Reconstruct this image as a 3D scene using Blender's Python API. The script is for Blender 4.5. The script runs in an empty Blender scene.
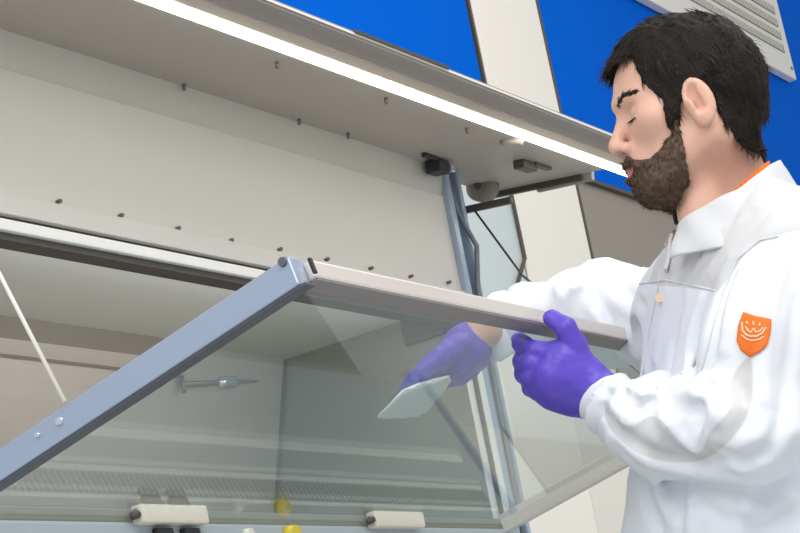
import bpy, bmesh, math, random
import numpy as np
from mathutils import Vector, Matrix
from mathutils.bvhtree import BVHTree

random.seed(7)
rng = np.random.default_rng(7)
scene = bpy.context.scene
col = scene.collection

# ------------------------------------------------------------------ camera
FPX, CX, CY, CAMZ = 1963.0, 400.0, 266.5, 0.95
RW = np.array([[0.5376, -0.8235, -0.1811], [0.1204, 0.2875, -0.9502], [0.8346, 0.489, 0.2537]])
_u, _s, _v = np.linalg.svd(RW); RW = _u @ _v          # rows: camera right, down, forward in world axes
cam_data = bpy.data.cameras.new('camera'); cam = bpy.data.objects.new('camera', cam_data); col.objects.link(cam)
cam_data.sensor_width = 36.0; cam_data.lens = 36.0 * FPX / 800.0; cam_data.clip_start = 0.05
m = Matrix.Identity(4)
for i in range(3):
    m[i][0] = RW[0][i]; m[i][1] = -RW[1][i]; m[i][2] = -RW[2][i]
m[2][3] = CAMZ
cam.matrix_world = m
scene.camera = cam

# ------------------------------------------------------------------ world, lamps, exposure
world = bpy.data.worlds.new('world'); scene.world = world; world.use_nodes = True
wbg = world.node_tree.nodes['Background']
wbg.inputs['Color'].default_value = (0.93, 0.96, 1.0, 1); wbg.inputs['Strength'].default_value = 0.66
def area(name, loc, target, sx, sy, power, color=(1, 1, 1)):
    l = bpy.data.lights.new(name, 'AREA'); l.shape = 'RECTANGLE'; l.size = sx; l.size_y = sy
    l.energy = power; l.color = color
    o = bpy.data.objects.new(name, l); col.objects.link(o); o.location = loc
    o.rotation_euler = (Vector(target) - Vector(loc)).to_track_quat('-Z', 'Y').to_euler()
    return o
area('unseen_softbox', (1.2, -0.9, 3.6), (2.2, 1.0, 1.4), 2.4, 1.2, 62, (1.0, 0.985, 0.96))  # soft area lights out of view, added to brighten the man and room
area('unseen_softbox', (4.2, 0.3, 4.2), (4.8, 2.2, 2.2), 2.4, 1.4, 42, (1.0, 0.985, 0.96))
area('unseen_softbox', (-0.8, 0.8, 3.2), (2.2, 1.4, 1.5), 1.6, 1.6, 42, (0.95, 0.98, 1.0))  # added from the left to brighten chest, face and cabinet front
vs = scene.view_settings
scene.display_settings.display_device = 'sRGB'
vs.view_transform = 'Standard'; vs.look = 'None'; vs.exposure = 0.0; vs.gamma = 1.0; vs.use_curve_mapping = False

# ------------------------------------------------------------------ geometry helpers
CAM = np.array([0, 0, CAMZ])
def ray(px, py):
    d = RW.T @ np.array([px - CX, py - CY, FPX]); return d / np.linalg.norm(d)
def at(px, py, t): return CAM + ray(px, py) * t
def onp(px, py, ax, val):
    d = ray(px, py); return CAM + d * ((val - CAM[ax]) / d[ax])
def onpl(px, py, p0, n):
    d = ray(px, py); return CAM + d * (n @ (p0 - CAM) / (n @ d))
def srgb(r, g, b):
    f = lambda c: (c / 255 / 12.92) if c / 255 <= 0.04045 else ((c / 255 + 0.055) / 1.055) ** 2.4
    return (f(r), f(g), f(b), 1)

def mat(name, color, rough=0.5, metal=0.0, noise=0.06, nscale=6.0, bump=0.0, bscale=60.0, stretch=None, spec=0.5, **kw):
    M = bpy.data.materials.new(name); M.use_nodes = True; nt = M.node_tree; b = nt.nodes['Principled BSDF']
    tc = nt.nodes.new('ShaderNodeTexCoord'); mp = nt.nodes.new('ShaderNodeMapping')
    nt.links.new(tc.outputs['Object'], mp.inputs['Vector'])
    if stretch: mp.inputs['Scale'].default_value = stretch
    n = nt.nodes.new('ShaderNodeTexNoise'); n.inputs['Scale'].default_value = nscale; n.inputs['Detail'].default_value = 5
    nt.links.new(mp.outputs[0], n.inputs['Vector'])
    mx = nt.nodes.new('ShaderNodeMix'); mx.data_type = 'RGBA'
    c = color
    mx.inputs[6].default_value = (c[0] * (1 - noise), c[1] * (1 - noise), c[2] * (1 - noise), 1)
    mx.inputs[7].default_value = (min(1, c[0] * (1 + noise)), min(1, c[1] * (1 + noise)), min(1, c[2] * (1 + noise)), 1)
    nt.links.new(n.outputs['Fac'], mx.inputs[0]); nt.links.new(mx.outputs[2], b.inputs['Base Color'])
    b.inputs['Roughness'].default_value = rough; b.inputs['Metallic'].default_value = metal
    b.inputs['Specular IOR Level'].default_value = spec
    for k, v in kw.items(): b.inputs[k.replace('_', ' ')].default_value = v
    if bump:
        n2 = nt.nodes.new('ShaderNodeTexNoise'); n2.inputs['Scale'].default_value = bscale; n2.inputs['Detail'].default_value = 4
        nt.links.new(mp.outputs[0], n2.inputs['Vector'])
        bp = nt.nodes.new('ShaderNodeBump'); bp.inputs['Strength'].default_value = bump; bp.inputs['Distance'].default_value = 0.01
        nt.links.new(n2.outputs['Fac'], bp.inputs['Height']); nt.links.new(bp.outputs[0], b.inputs['Normal'])
    return M

M = {}
M['floor'] = mat('floor_vinyl', srgb(205, 207, 207), 0.5, nscale=3, noise=.05)
M['taupe'] = mat('taupe_panel', srgb(150, 142, 130), 0.6, noise=.03)
M['blue'] = mat('blue_panel', srgb(0, 96, 206), 0.8, noise=.03, spec=.03)
M['cream'] = mat('cream_panel', srgb(238, 232, 221), 0.5, noise=.02)
M['bluegrey'] = mat('pale_blue_grey_panel', srgb(200, 208, 208), 0.5, noise=.02)
M['edge'] = mat('dark_edge_seal', srgb(82, 74, 62), 0.6)
M['fascia'] = mat('painted_steel', srgb(214, 211, 204), 0.42, noise=.02, nscale=3, bump=.02, bscale=300)
M['canopy'] = mat('canopy_steel', srgb(176, 168, 158), 0.45, 0.0, noise=.03, nscale=8)
M['lip'] = mat('lip_steel', srgb(158, 150, 143), 0.5, 0.1, noise=.04, stretch=(1, 20, 20))
M['lipwarm'] = mat('led_profile', srgb(205, 190, 175), 0.35, 0.2, noise=.03)
M['rail'] = mat('white_rail', srgb(245, 244, 240), 0.3, 0.0)
M['seal'] = mat('grey_rubber_seal', srgb(84, 78, 72), 0.7)
M['filter'] = mat('filter_diffuser', srgb(212, 215, 210), 0.6, noise=.03)
M['steel'] = mat('brushed_steel', srgb(192, 184, 174), 0.42, 0.35, noise=.07, nscale=5, stretch=(1, 1, 14), bump=.03, bscale=80)
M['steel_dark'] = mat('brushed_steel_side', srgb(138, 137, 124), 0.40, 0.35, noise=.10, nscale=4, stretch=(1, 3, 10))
M['frame'] = mat('anodised_frame', srgb(168, 182, 202), 0.30, 0.45, noise=.03, nscale=10, stretch=(1, 1, 1))
M['toprail'] = mat('brushed_top_rail', srgb(224, 217, 211), 0.36, 0.4, noise=.05, nscale=10, stretch=(1, 10, 10))
M['frame_dark'] = mat('gasket_and_shade_grey', srgb(96, 98, 104), 0.5, 0.2)  # gasket grey, also used as painted shade under the left arm
M['jamb'] = mat('bluish_steel_jamb', srgb(166, 182, 200), 0.36, 0.3, noise=.06, nscale=6, stretch=(12, 12, 1))
M['apron'] = mat('blue_grey_apron', srgb(176, 184, 188), 0.5, 0.0, noise=.03)
M['apron_light'] = mat('apron_ridge', srgb(246, 246, 240), 0.5)
M['hole'] = mat('perforation_mesh', srgb(142, 150, 154), 0.7)
M['tab'] = mat('beige_clip', srgb(228, 218, 202), 0.6)
M['black'] = mat('black_plastic', srgb(38, 38, 40), 0.45)
M['darkmetal'] = mat('dark_metal', srgb(84, 78, 72), 0.45, 0.3)
M['grey'] = mat('grey_plastic', srgb(150, 146, 138), 0.5)
M['cable'] = mat('white_cable', srgb(225, 222, 214), 0.4)
M['cablegrey'] = mat('grey_cable', srgb(120, 126, 130), 0.4)
M['screw'] = mat('zinc_screw', srgb(120, 116, 110), 0.4, 0.4)
M['chrome'] = mat('bright_bolt', srgb(215, 220, 230), 0.2, 0.8)
M['yellow'] = mat('yellow_plastic', srgb(225, 200, 60), 0.5)
M['ivory'] = mat('ivory_plastic', srgb(230, 226, 214), 0.5)
M['skin'] = mat('skin', srgb(222, 174, 152), 0.48, noise=.07, nscale=14, bump=.06, bscale=220, Subsurface_Weight=0.12, Subsurface_Radius=(.012, .005, .003), Subsurface_Scale=1.0)
M['lip_skin'] = mat('lip_skin', srgb(196, 128, 112), 0.45, noise=.05)
M['hair'] = mat('dark_brown_hair', srgb(30, 24, 20), 0.65, noise=.3, nscale=40, bump=.3, bscale=240, spec=.15)
M['strand'] = mat('hair_strand', srgb(42, 32, 25), 0.45, noise=.4, nscale=60, spec=.35)
M['beard'] = mat('beard_base', srgb(96, 78, 65), 0.7, noise=.3, nscale=90, spec=.2)
M['beard_strand'] = mat('beard_strand', srgb(92, 72, 58), 0.5, noise=.4, nscale=90, spec=.3)
M['coat'] = mat('white_coat_cloth', srgb(235, 237, 242), 0.8, noise=.015, bump=.06, bscale=900, spec=.2)
M['coatgrey'] = mat('pale_grey_coat_cloth', srgb(214, 214, 216), 0.85, noise=.02, bump=.1, bscale=700, spec=.2)
M['seam'] = mat('coat_seam_thread', srgb(222, 224, 230), 0.8)
M['glove'] = mat('violet_nitrile', srgb(94, 72, 192), 0.42, noise=.08, nscale=25, bump=.15, bscale=90, spec=.45)
M['orange'] = mat('orange_fabric', srgb(244, 120, 34), 0.7, noise=.05)
M['patchline'] = mat('pale_peach_thread', srgb(250, 214, 180), 0.7)
M['trouser'] = mat('navy_trousers', srgb(40, 48, 66), 0.8)
M['shoe'] = mat('white_shoe', srgb(220, 220, 220), 0.5)
M['cloth'] = mat('white_wipe', srgb(240, 240, 232), 0.9, noise=.02, bump=.1, bscale=400)
M['vent'] = mat('vent_casing', srgb(226, 222, 212), 0.5, noise=.02)
M['slat'] = mat('vent_slot', srgb(112, 106, 96), 0.6)

def emis(name, color, s):
    m_ = bpy.data.materials.new(name); m_.use_nodes = True; nt = m_.node_tree; nt.nodes.clear()
    e = nt.nodes.new('ShaderNodeEmission'); e.inputs[0].default_value = color; e.inputs[1].default_value = s
    o = nt.nodes.new('ShaderNodeOutputMaterial'); nt.links.new(e.outputs[0], o.inputs[0]); return m_
M['led'] = emis('led_tube', (1.0, 0.95, 0.86, 1), 9.0)

def glass_mat():
    m_ = bpy.data.materials.new('safety_glass'); m_.use_nodes = True; nt = m_.node_tree; nt.nodes.clear()
    t = nt.nodes.new('ShaderNodeBsdfTransparent'); t.inputs[0].default_value = (0.90, 0.93, 0.925, 1)
    g = nt.nodes.new('ShaderNodeBsdfGlossy'); g.inputs['Roughness'].default_value = 0.015; g.inputs[0].default_value = (0.95, 1, 1, 1)
    fr = nt.nodes.new('ShaderNodeFresnel'); fr.inputs[0].default_value = 1.45
    n = nt.nodes.new('ShaderNodeTexNoise'); n.inputs['Scale'].default_value = 3
    mr = nt.nodes.new('ShaderNodeMapRange'); mr.inputs[3].default_value = .010; mr.inputs[4].default_value = .04
    nt.links.new(n.outputs['Fac'], mr.inputs[0]); nt.links.new(mr.outputs[0], g.inputs['Roughness'])
    ge = nt.nodes.new('ShaderNodeNewGeometry'); ir = nt.nodes.new('ShaderNodeMapRange')   # leaving the pane reflects like entering it (both meet air in the end)
    ir.inputs[3].default_value = 1.5; ir.inputs[4].default_value = 1 / 1.5
    nt.links.new(ge.outputs['Backfacing'], ir.inputs[0]); nt.links.new(ir.outputs[0], fr.inputs[0])
    mx = nt.nodes.new('ShaderNodeMixShader'); o = nt.nodes.new('ShaderNodeOutputMaterial')
    nt.links.new(fr.outputs[0], mx.inputs[0]); nt.links.new(t.outputs[0], mx.inputs[1]); nt.links.new(g.outputs[0], mx.inputs[2])
    nt.links.new(mx.outputs[0], o.inputs[0]); return m_
M['glass'] = glass_mat()

def tag(o, label=None, cat=None, group=None, kind=None):
    if label: o['label'] = label
    if cat: o['category'] = cat
    if group: o['group'] = group
    if kind: o['kind'] = kind
    return o
def link(name, me, mats, parent=None, smooth=False):
    o = bpy.data.objects.new(name, me); col.objects.link(o)
    for m_ in (mats if isinstance(mats, (list, tuple)) else [mats]): me.materials.append(m_)
    if parent is not None: o.parent = parent
    if smooth:
        for p in me.polygons: p.use_smooth = True
    return o
def empty(name, loc=(0, 0, 0)):
    o = bpy.data.objects.new(name, None); col.objects.link(o); o.location = loc; o.empty_display_size = .05; return o
class MB:
    """collects boxes, bars, tubes, discs and builds ONE mesh object"""
    def __init__(s): s.bm = bmesh.new()
    def oriented(s, c, ax, half, bev=0.0, mi=0):
        bm = bmesh.new(); bmesh.ops.create_cube(bm, size=2.0)
        if bev:
            bmesh.ops.scale(bm, vec=half, verts=bm.verts)
            bmesh.ops.bevel(bm, geom=list(bm.edges), offset=bev, segments=2, affect='EDGES', profile=.6)
            half = (1, 1, 1)
        for v in bm.verts:
            p = np.array(c) + ax[0] * v.co.x * half[0] + ax[1] * v.co.y * half[1] + ax[2] * v.co.z * half[2]; v.co = p
        s._merge(bm, mi); return s
    def _merge(s, bm, mi):
        bmesh.ops.recalc_face_normals(bm, faces=list(bm.faces))
        for f in bm.faces: f.material_index = mi
        me = bpy.data.meshes.new('t'); bm.to_mesh(me); s.bm.from_mesh(me); bpy.data.meshes.remove(me); bm.free()
    def box(s, lo, hi, bev=0.0, mi=0):
        lo = np.array(lo, float); hi = np.array(hi, float)
        return s.oriented((lo + hi) / 2, np.eye(3), (hi - lo) / 2, bev, mi)
    def bar(s, a, b, w, h, up=(0, 0, 1), bev=0.0, mi=0):
        a = np.array(a, float); b = np.array(b, float); d = b - a; L = np.linalg.norm(d); d /= L
        up = np.array(up, float); sd = np.cross(d, up); sd /= np.linalg.norm(sd); u = np.cross(sd, d)
        return s.oriented((a + b) / 2, (d, sd, u), (L / 2, w / 2, h / 2), bev, mi)
    def tube(s, pts, r, n=10, mi=0, smooth=True):
        pts = [np.array(p, float) for p in pts]; rs = r if isinstance(r, (list, tuple)) else [r] * len(pts)
        bm = bmesh.new(); rings = []; prev = None
        for i, p in enumerate(pts):
            d = pts[min(i + 1, len(pts) - 1)] - pts[max(i - 1, 0)]; d = d / np.linalg.norm(d)
            if prev is None:
                a = np.cross(d, [0, 0, 1.0]);
                if np.linalg.norm(a) < .05: a = np.cross(d, [1.0, 0, 0])
            else: a = prev - d * (prev @ d)
            a /= np.linalg.norm(a); prev = a; b = np.cross(d, a)
            rings.append([bm.verts.new(p + rs[i] * (math.cos(t) * a + math.sin(t) * b)) for t in [2 * math.pi * k / n for k in range(n)]])
        for i in range(len(rings) - 1):
            for k in range(n):
                f = bm.faces.new((rings[i][k], rings[i][(k + 1) % n], rings[i + 1][(k + 1) % n], rings[i + 1][k])); f.smooth = True
        bm.faces.new(rings[0][::-1]); bm.faces.new(rings[-1])
        s._merge(bm, mi); return s
    def build(s, name, mats, parent=None):
        me = bpy.data.meshes.new(name); s.bm.to_mesh(me); s.bm.free()
        return link(name, me, mats, parent)
def flat_poly(pts, thick, n):
    """closed outline -> thin slab along n"""
    bm = bmesh.new(); n = np.array(n) / np.linalg.norm(n)
    a = [bm.verts.new(p) for p in pts]; b = [bm.verts.new(np.array(p) + n * thick) for p in pts]
    bm.faces.new(a); bm.faces.new(b[::-1])
    for i in range(len(a)):
        j = (i + 1) % len(a); bm.faces.new((a[i], b[i], b[j], a[j]))
    return bm
X, Y, Z = np.eye(3)

# ------------------------------------------------------------------ the setting
tag(MB().box((-3, -4, -.05), (10, 2.9, 0)).build('floor', M['floor']), kind='structure')
WY = 2.8
w = MB(); w.box((3.3, WY, 0), (10, WY + .1, 4.6))
tag(w.build('wall_back', M['taupe']), kind='structure')
zb = 2.905
r = empty('blue_panel', (7.6, WY - .02, zb))
tag(r, 'bright blue wall panel behind the man\'s head, right of the cream post', 'wall panel')
MB().box((-1.55, 0, 0), (2.3, .019, 1.6), .003).build('panel', M['blue'], r)
MB().box((-1.55, -.002, -.012), (2.3, .02, 0)).build('bottom_trim', M['edge'], r)
r = empty('blue_panel', (4.6, WY - .02, 3.02))
tag(r, 'bright blue wall panel above the canopy, left of the cream post', 'wall panel')
MB().box((-1.2, 0, 0), (.90, .019, 1.5), .003).build('panel', M['blue'], r)
r = empty('cream_post', (5.765, WY, 0))
tag(r, 'tall cream wall post standing between the two blue wall panels', 'post')
MB().box((-.24, -.03, 0), (.262, -.001, 4.5), .004).build('post_face', M['cream'], r)
MB().box((-.252, -.024, 0), (-.24, -.001, 4.5)).build('edge_strip', M['edge'], r)
MB().box((.262, -.029, 0), (.285, -.001, 4.5)).build('edge_strip', M['edge'], r)
o = MB().box((3.6, WY - .03, 1.15), (5.51, WY - .001, 3.0), .003).build('pale_panel', M['bluegrey'])
tag(o, 'pale blue-grey wall panel seen between the cabinet column and the cream post', 'wall panel')

MB().tube([onp(511, 192, 1, WY - .04), onp(525, 258, 1, WY - .04), onp(517, 286, 1, WY - .04)], .0065, 8).build('edge_seal', M['edge'], None)
es = bpy.data.objects['edge_seal']; es.parent = r; es.location = (-5.765, -WY, 0)
# slim cream cabinet seen through the raised window
r = empty('cupboard', (4.5, 2.3, 0))
tag(r, 'slim cream wall cupboard beyond the right end of the safety cabinet, below the man\'s hands', 'cupboard')
MB().box((-.185, 0, 1.25), (.19, .468, 2.02), .012).build('body', M['cream'], r)
MB().box((-.20, .01, 1.27), (-.186, .40, 1.99), .003).build('edge_strip', M['edge'], r)
MB().box((.191, .01, 1.27), (.205, .40, 1.99), .003).build('edge_strip', M['edge'], r)
MB().tube([(-.12, .002, 1.30), (-.12, -.03, 1.31), (-.12, -.03, 1.41), (-.12, .002, 1.42)], .006).build('door_handle', M['darkmetal'], r)

# air unit, top right
ac = onp(797, 80, 1, 2.735)
r = empty('air_conditioning_unit', (ac[0], 2.735, ac[2]))
tag(r, 'cream ventilation unit with rows of narrow slots high on the wall, above the man\'s head', 'vent')
MB().box((-2.4, 0, 0), (0, .04, .62), .006).build('casing', M['vent'], r)
for k in range(4):
    z0 = .118 + k * .066
    fl = MB().box((-2.2, -.003, z0), (-.085, .004, z0 + .040)).build('slot_row', M['slat'], r)
    sl = MB()
    for j in range(105):
        x0 = -2.19 + j * .02
        sl.box((x0, -.006, z0 + .002), (x0 + .005, -.001, z0 + .038))
    sl.build('slot_bars', M['vent'], fl)
MB().tube([(-.04, -.006, .05), (-.04, .006, .05)], .008).build('screw', M['screw'], r)

# ------------------------------------------------------------------ the safety cabinet
YF = 1.6643; HZ = 1.3598; XL, XR = 1.60, 3.03
cab = empty('safety_cabinet', (0, 0, 0))
tag(cab, 'long stainless safety cabinet with open canopy, strip light and tilted-out glass window', 'cabinet')
def part(mb, name, m_, parent=cab): return mb.build(name, m_, parent)

# body shell behind the openings
part(MB().box((XL - .05, YF + .02, 1.80), (XR + .02, YF + .62, 2.03)), 'top_housing', M['fascia'])
part(MB().box((XL - .05, 2.30, .12), (XR + .02, 2.42, 2.0)), 'rear_panel', M['fascia'])
# upper fascia: lower flat plate with a folded band above it
part(MB().box((XL - .05, YF, 1.79), (XR + .015, YF + .012, 1.976), .001), 'fascia_panel', M['fascia'])
f = bmesh.new()
yy = [(YF + .002, 1.974), (YF - .012, 2.032), (YF + .01, 2.036), (YF + .016, 1.974)]
vs_ = [[f.verts.new((x, a, b)) for a, b in yy] for x in (XL - .05, XR + .015)]
for k in range(4): f.faces.new((vs_[0][k], vs_[0][(k + 1) % 4], vs_[1][(k + 1) % 4], vs_[1][k]))
f.faces.new(vs_[0]); f.faces.new(vs_[1][::-1]); bmesh.ops.recalc_face_normals(f, faces=list(f.faces))
me = bpy.data.meshes.new('fascia_fold'); f.to_mesh(me); f.free(); link('fascia_fold', me, mat('fold_steel', srgb(192, 188, 178), .45), cab)
part(MB().box((XL - .05, YF - .006, 1.760), (XR + .015, YF + .012, 1.7905), .0015), 'fascia_flange', M['fascia'])
part(MB().box((XL - .05, YF + .004, 1.752), (XR, YF + .02, 1.760)), 'rail_gap', M['seal'])
part(MB().box((XL - .05, YF - .008, 1.7355), (XR, YF + .02, 1.752), .003), 'window_rail', M['rail'])
part(MB().box((XL - .05, YF, 1.7255), (XR, YF + .03, 1.7355)), 'rail_seal', M['seal'])
# interior, with an added fill light hidden behind the rail to brighten it
CZ = 1.771
il = area('interior_fill', (2.31, YF + .055, 1.745), (2.31, 2.0, 1.30), 1.3, .03, 2.2, (.97, .98, 1.0)); il.parent = cab
part(MB().box((XL, YF + .02, CZ), (XR, 2.075, CZ + .03)), 'filter_ceiling', M['filter'])
bm = bmesh.new()
def quadslab(p, q, x0, x1, th):
    """slab whose YZ section goes p->q, thick th away from the front"""
    a = [(x0, *p), (x1, *p), (x1, *q), (x0, *q)]; b = [(x, y + th, z) for x, y, z in a]
    va = [bm.verts.new(v) for v in a]; vb = [bm.verts.new(v) for v in b]
    bm.faces.new(va); bm.faces.new(vb[::-1])
    for i in range(4):
        j = (i + 1) % 4; bm.faces.new((va[i], vb[i], vb[j], va[j]))
    bmesh.ops.recalc_face_normals(bm, faces=list(bm.faces))
    me = bpy.data.meshes.new('t'); bm.to_mesh(me); bm.clear(); return me
link('back_wall', quadslab((2.062, CZ), (2.215, 1.25), XL, XR, .01), M['steel'], cab)
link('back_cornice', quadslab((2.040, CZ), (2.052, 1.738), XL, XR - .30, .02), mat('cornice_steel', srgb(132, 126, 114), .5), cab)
link('back_cornice', quadslab((2.052, 1.738), (2.062, 1.716), XL, XR - .32, .02), M['steel'], cab)
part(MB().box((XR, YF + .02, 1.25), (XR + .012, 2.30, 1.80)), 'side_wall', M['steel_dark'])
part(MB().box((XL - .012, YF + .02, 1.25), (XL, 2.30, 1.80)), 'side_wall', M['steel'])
part(MB().box((XL, YF + .03, 1.24), (XR, 2.30, 1.27), .003), 'worktop', M['steel'])
# sealed joint where the back wall meets the right side wall
part(MB().tube([(XR - .004, 2.060, CZ - .002), (XR - .004, 2.213, 1.272)], .0035), 'corner_joint', M['seal'])
# wall fitting (tap) on the back wall
p0 = onp(183, 384, 1, 2.07); p1 = onp(262, 381, 1, 2.08)
tp = empty('tap_fitting', (0, 0, 0)); tp.parent = cab
d01 = p1 - p0
MB().tube([p0, p0 + d01 * .35, p0 + d01 * .75, p1], .0045).build('pipe', M['steel_dark'], tp)
MB().tube([p0 + d01 * .42, p0 + d01 * .47, p0 + d01 * .62, p0 + d01 * .68], [.006, .012, .012, .006], 14).build('valve_body', M['chrome'], tp)
MB().tube([p0 - Z * .016, p0 + Z * .016], .0042).build('lever', M['steel_dark'], tp)
# small socket plate on the right side wall
c = onp(424, 325, 0, XR - .004)
s_ = part(MB().box(c - [.006, .045, .028], c + [.004, .045, .028], .003), 'socket_plate', M['darkmetal'])
part(MB().box(c - [.008, .028, .018], c + [-.004, .028, .018], .002), 'socket_face', M['darkmetal'], s_)

# apron below the window hinge, with air slots
part(MB().box((XL - .05, YF - .012, 1.02), (XR + .02, YF + .02, 1.352), .006), 'front_apron', M['apron'])
for z0, z1 in ((1.268, 1.275), (1.318, 1.323), (1.20, 1.212)):
    part(MB().box((XL - .05, YF - .017, z0), (XR - .02, YF - .008, z1), .002), 'apron_ridge', M['apron_light'])
mb = MB()
for k in range(118):
    x0 = XL + .0 + k * .012
    mb.box((x0, YF - .0135, 1.279), (x0 + .0045, YF - .010, 1.314))
part(mb, 'air_slots', M['hole'])
part(MB().box((XL + .03, YF + .05, .12), (XR - .03, 2.28, 1.24)), 'lower_body', M['steel_dark'])
for x in (XL + .05, XR - .05):
    for y in (YF + .1, 2.2):
        part(MB().tube([(x, y, 0), (x, y, .02), (x, y, .13)], [.03, .015, .012], 12), 'foot', M['darkmetal'])
# clips along the hinge
for (xa, xb, yc) in ((137, 203, 514), (371, 419, 516)):
    a = onp(xa, yc, 1, YF - .02); b = onp(xb, yc, 1, YF - .02)
    cl = part(MB().box((a[0], YF - .030, HZ - .014), (b[0], YF - .010, HZ + .012), .004), 'hinge_clip', M['tab'])
    part(MB().tube([(a[0] - .012, YF - .02, HZ - .006), (a[0] - .002, YF - .022, HZ + .0)], [.004, .007], 8), 'clip_pin', M['darkmetal'], cl)
for xa in (163, 190):
    a = onp(xa, 534, 1, YF - .015)
    part(MB().box((a[0] - .019, YF - .022, a[2] - .014), (a[0] + .017, YF - .010, a[2] + .008), .004), 'rocker_switch', M['black'])
a = onp(290, 534, 1, YF - .015)
part(MB().tube([(a[0], YF - .028, a[2]), (a[0], YF - .01, a[2])], [.011, .013], 16), 'indicator_cap', M['yellow'])
a = onp(247, 534, 1, YF - .015)
part(MB().tube([(a[0], YF - .024, a[2]), (a[0], YF - .01, a[2])], [.007, .008], 14), 'indicator_cap', M['ivory'])

# right column (jamb) : several steel strips and a gasket
part(MB().box((XR + .012, YF - .012, 1.0), (XR + .030, YF + .10, 2.03), .003), 'column_strip', M['jamb'])
part(MB().box((XR - .006, YF - .004, 1.36), (XR - .002, YF + .004, 1.76)), 'column_gasket', M['edge'])
part(MB().box((XR - .002, YF - .010, 1.30), (XR + .012, YF + .02, 1.76), .002), 'column_strip', M['rail'])
part(MB().box((XR + .030, YF + .01, 1.0), (XR + .062, YF + .09, 2.03), .008), 'column', M['jamb'])
part(MB().box((XR + .062, YF - .01, 1.0), (XR + .074, YF + .08, 2.03), .004), 'column_strip', M['jamb'])
pts = [(XR + .045, YF - .002, 2.02), (XR + .046, YF - .004, 1.95), (XR + .066, YF - .02, 1.88), (XR + .052, YF - .012, 1.80), (XR + .05, YF - .012, 1.72), (XR + .048, YF - .008, 1.5), (XR + .048, YF - .004, 1.3)]
part(MB().tube(pts, .005, 8), 'power_lead', M['cablegrey'])

# studs on the flange line
for (px, py) in ((60, 201), (122, 215), (179, 228), (232, 240), (281, 249), (328, 259), (372, 268), (412, 276), (450, 282)):
    p = onp(px, py, 1, YF - .006)
    part(MB().tube([p + Y * .006, p, p - Y * .003], [.0028, .0034, .0022], 8), 'screw', M['screw'])

part(MB().box((XL - .05, YF - .016, 2.0285), (XR + .015, YF - .010, 2.0325)), 'canopy_seal', M['edge'])
# canopy
CA = math.radians(7.6); CP = np.array([0, YF, 2.03]); CD = np.array([0, -math.cos(CA), -math.sin(CA)]); CN = np.array([0, -math.sin(CA), math.cos(CA)])
CXL, CXR = 1.2, 3.300
def can(x, s, h=0.0): return CP + X * x + CD * s + CN * h
cp = part(MB().oriented(can((CXL + CXR) / 2, .11, .006), (X, CD, CN), ((CXR - CXL) / 2, .148, .006), .001), 'canopy_cover', M['canopy'])
cp2 = MB().oriented(can(2.36, .268, .006), (X, CD, CN), (1.13, .0145, .008), .002)
part(cp2, 'light_profile', M['lipwarm'], cp)
part(MB().oriented(can(2.36, .236, .000), (X, CD, CN), (1.11, .0125, .004), .002), 'led_tube', M['led'], cp)
# front lip : rises towards the outside
lf = bmesh.new()
prof = [(.283, -.002), (.290, -.004), (.308, -.005), (.324, -.004), (.3315, .000), (.333, .010), (.325, .012), (.283, .010)]
rr = [[lf.verts.new(can(x, a, b)) for a, b in prof] for x in (1.2, 3.50)]
for k in range(len(prof)):
    q = (k + 1) % len(prof); lf.faces.new((rr[0][k], rr[0][q], rr[1][q], rr[1][k]))
lf.faces.new(rr[0]); lf.faces.new(rr[1][::-1]); bmesh.ops.recalc_face_normals(lf, faces=list(lf.faces))
me = bpy.data.meshes.new('front_lip'); lf.to_mesh(me); lf.free(); link('front_lip', me, M['lip'], cp)
part(MB().oriented(can(2.36, .3335, .006), (X, CD, CN), (1.14, .0006, .0018)), 'lip_edge', M['cream'], cp)
part(MB().oriented(can(2.40, .334, .0095), (X, CD, CN), (.13, .003, .0022)), 'lip_bracket', M['edge'], cp)
for (px, py) in ((184, 84), (277, 62), (299, 119), (348, 133), (386, 98), (467, 128)):
    q = onpl(px, py, CP, CN)
    part(MB().tube([q + CN * .002, q - CN * .010], [.0030, .0030], 8), 'stud', M['screw'], cp)
def canat(px, py): 
    q = onpl(px, py, CP, CN); return q[0], (q - CP) @ CD
x, s_ = canat(437, 160)
lt = part(MB().oriented(can(x, s_, -.014), (X, CD, CN), (.018, .016, .012), .003), 'latch', M['black'], cab)
part(MB().oriented(can(x + .02, s_ + .015, -.016), (X, CD, CN), (.006, .007, .007), .002), 'latch_button', M['chrome'], lt)
part(MB().oriented(can(x - .045, s_ + .012, -.004), (X, CD, CN), (.022, .004, .004), .001), 'latch_tongue', M['black'], lt)
x, s_ = canat(525, 162)
lt = part(MB().oriented(can(x, s_, -.008), (X, CD, CN), (.026, .012, .008), .003), 'catch_plate', M['darkmetal'], cab)
part(MB().oriented(can(x + .045, s_ + .010, -.003), (X, CD, CN), (.03, .006, .003), .001), 'catch_tongue', M['darkmetal'], lt)
x, s_ = canat(512, 141)
part(MB().tube([can(x, s_, 0), can(x, s_, -.010)], [.022, .018], 18), 'canopy_boss', M['canopy'], cp)
# canopy end stiffener
part(MB().bar(can(CXR + .004, -.035, -.004), can(CXR + .004, .165, -.004), .012, .014, CN, .002), 'end_stiffener', M['darkmetal'], cp)
part(MB().bar(can(CXR + .012, .062, -.006), can(CXR + .012, .185, -.004), .012, .020, CN, .004), 'stiffener_pad', M['grey'], cp)
# hinge motor disc
q = onp(483, 187, 0, 3.23)
mt = part(MB().tube([q - X * .02, q - X * .014, q + X * .012], [.020, .030, .030], 24), 'hinge_motor', mat('olive_motor_casing', srgb(128, 122, 108), .5))
part(MB().tube([q - X * .026, q - X * .018], [.006, .009], 12), 'motor_hub', M['darkmetal'], mt)
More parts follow.
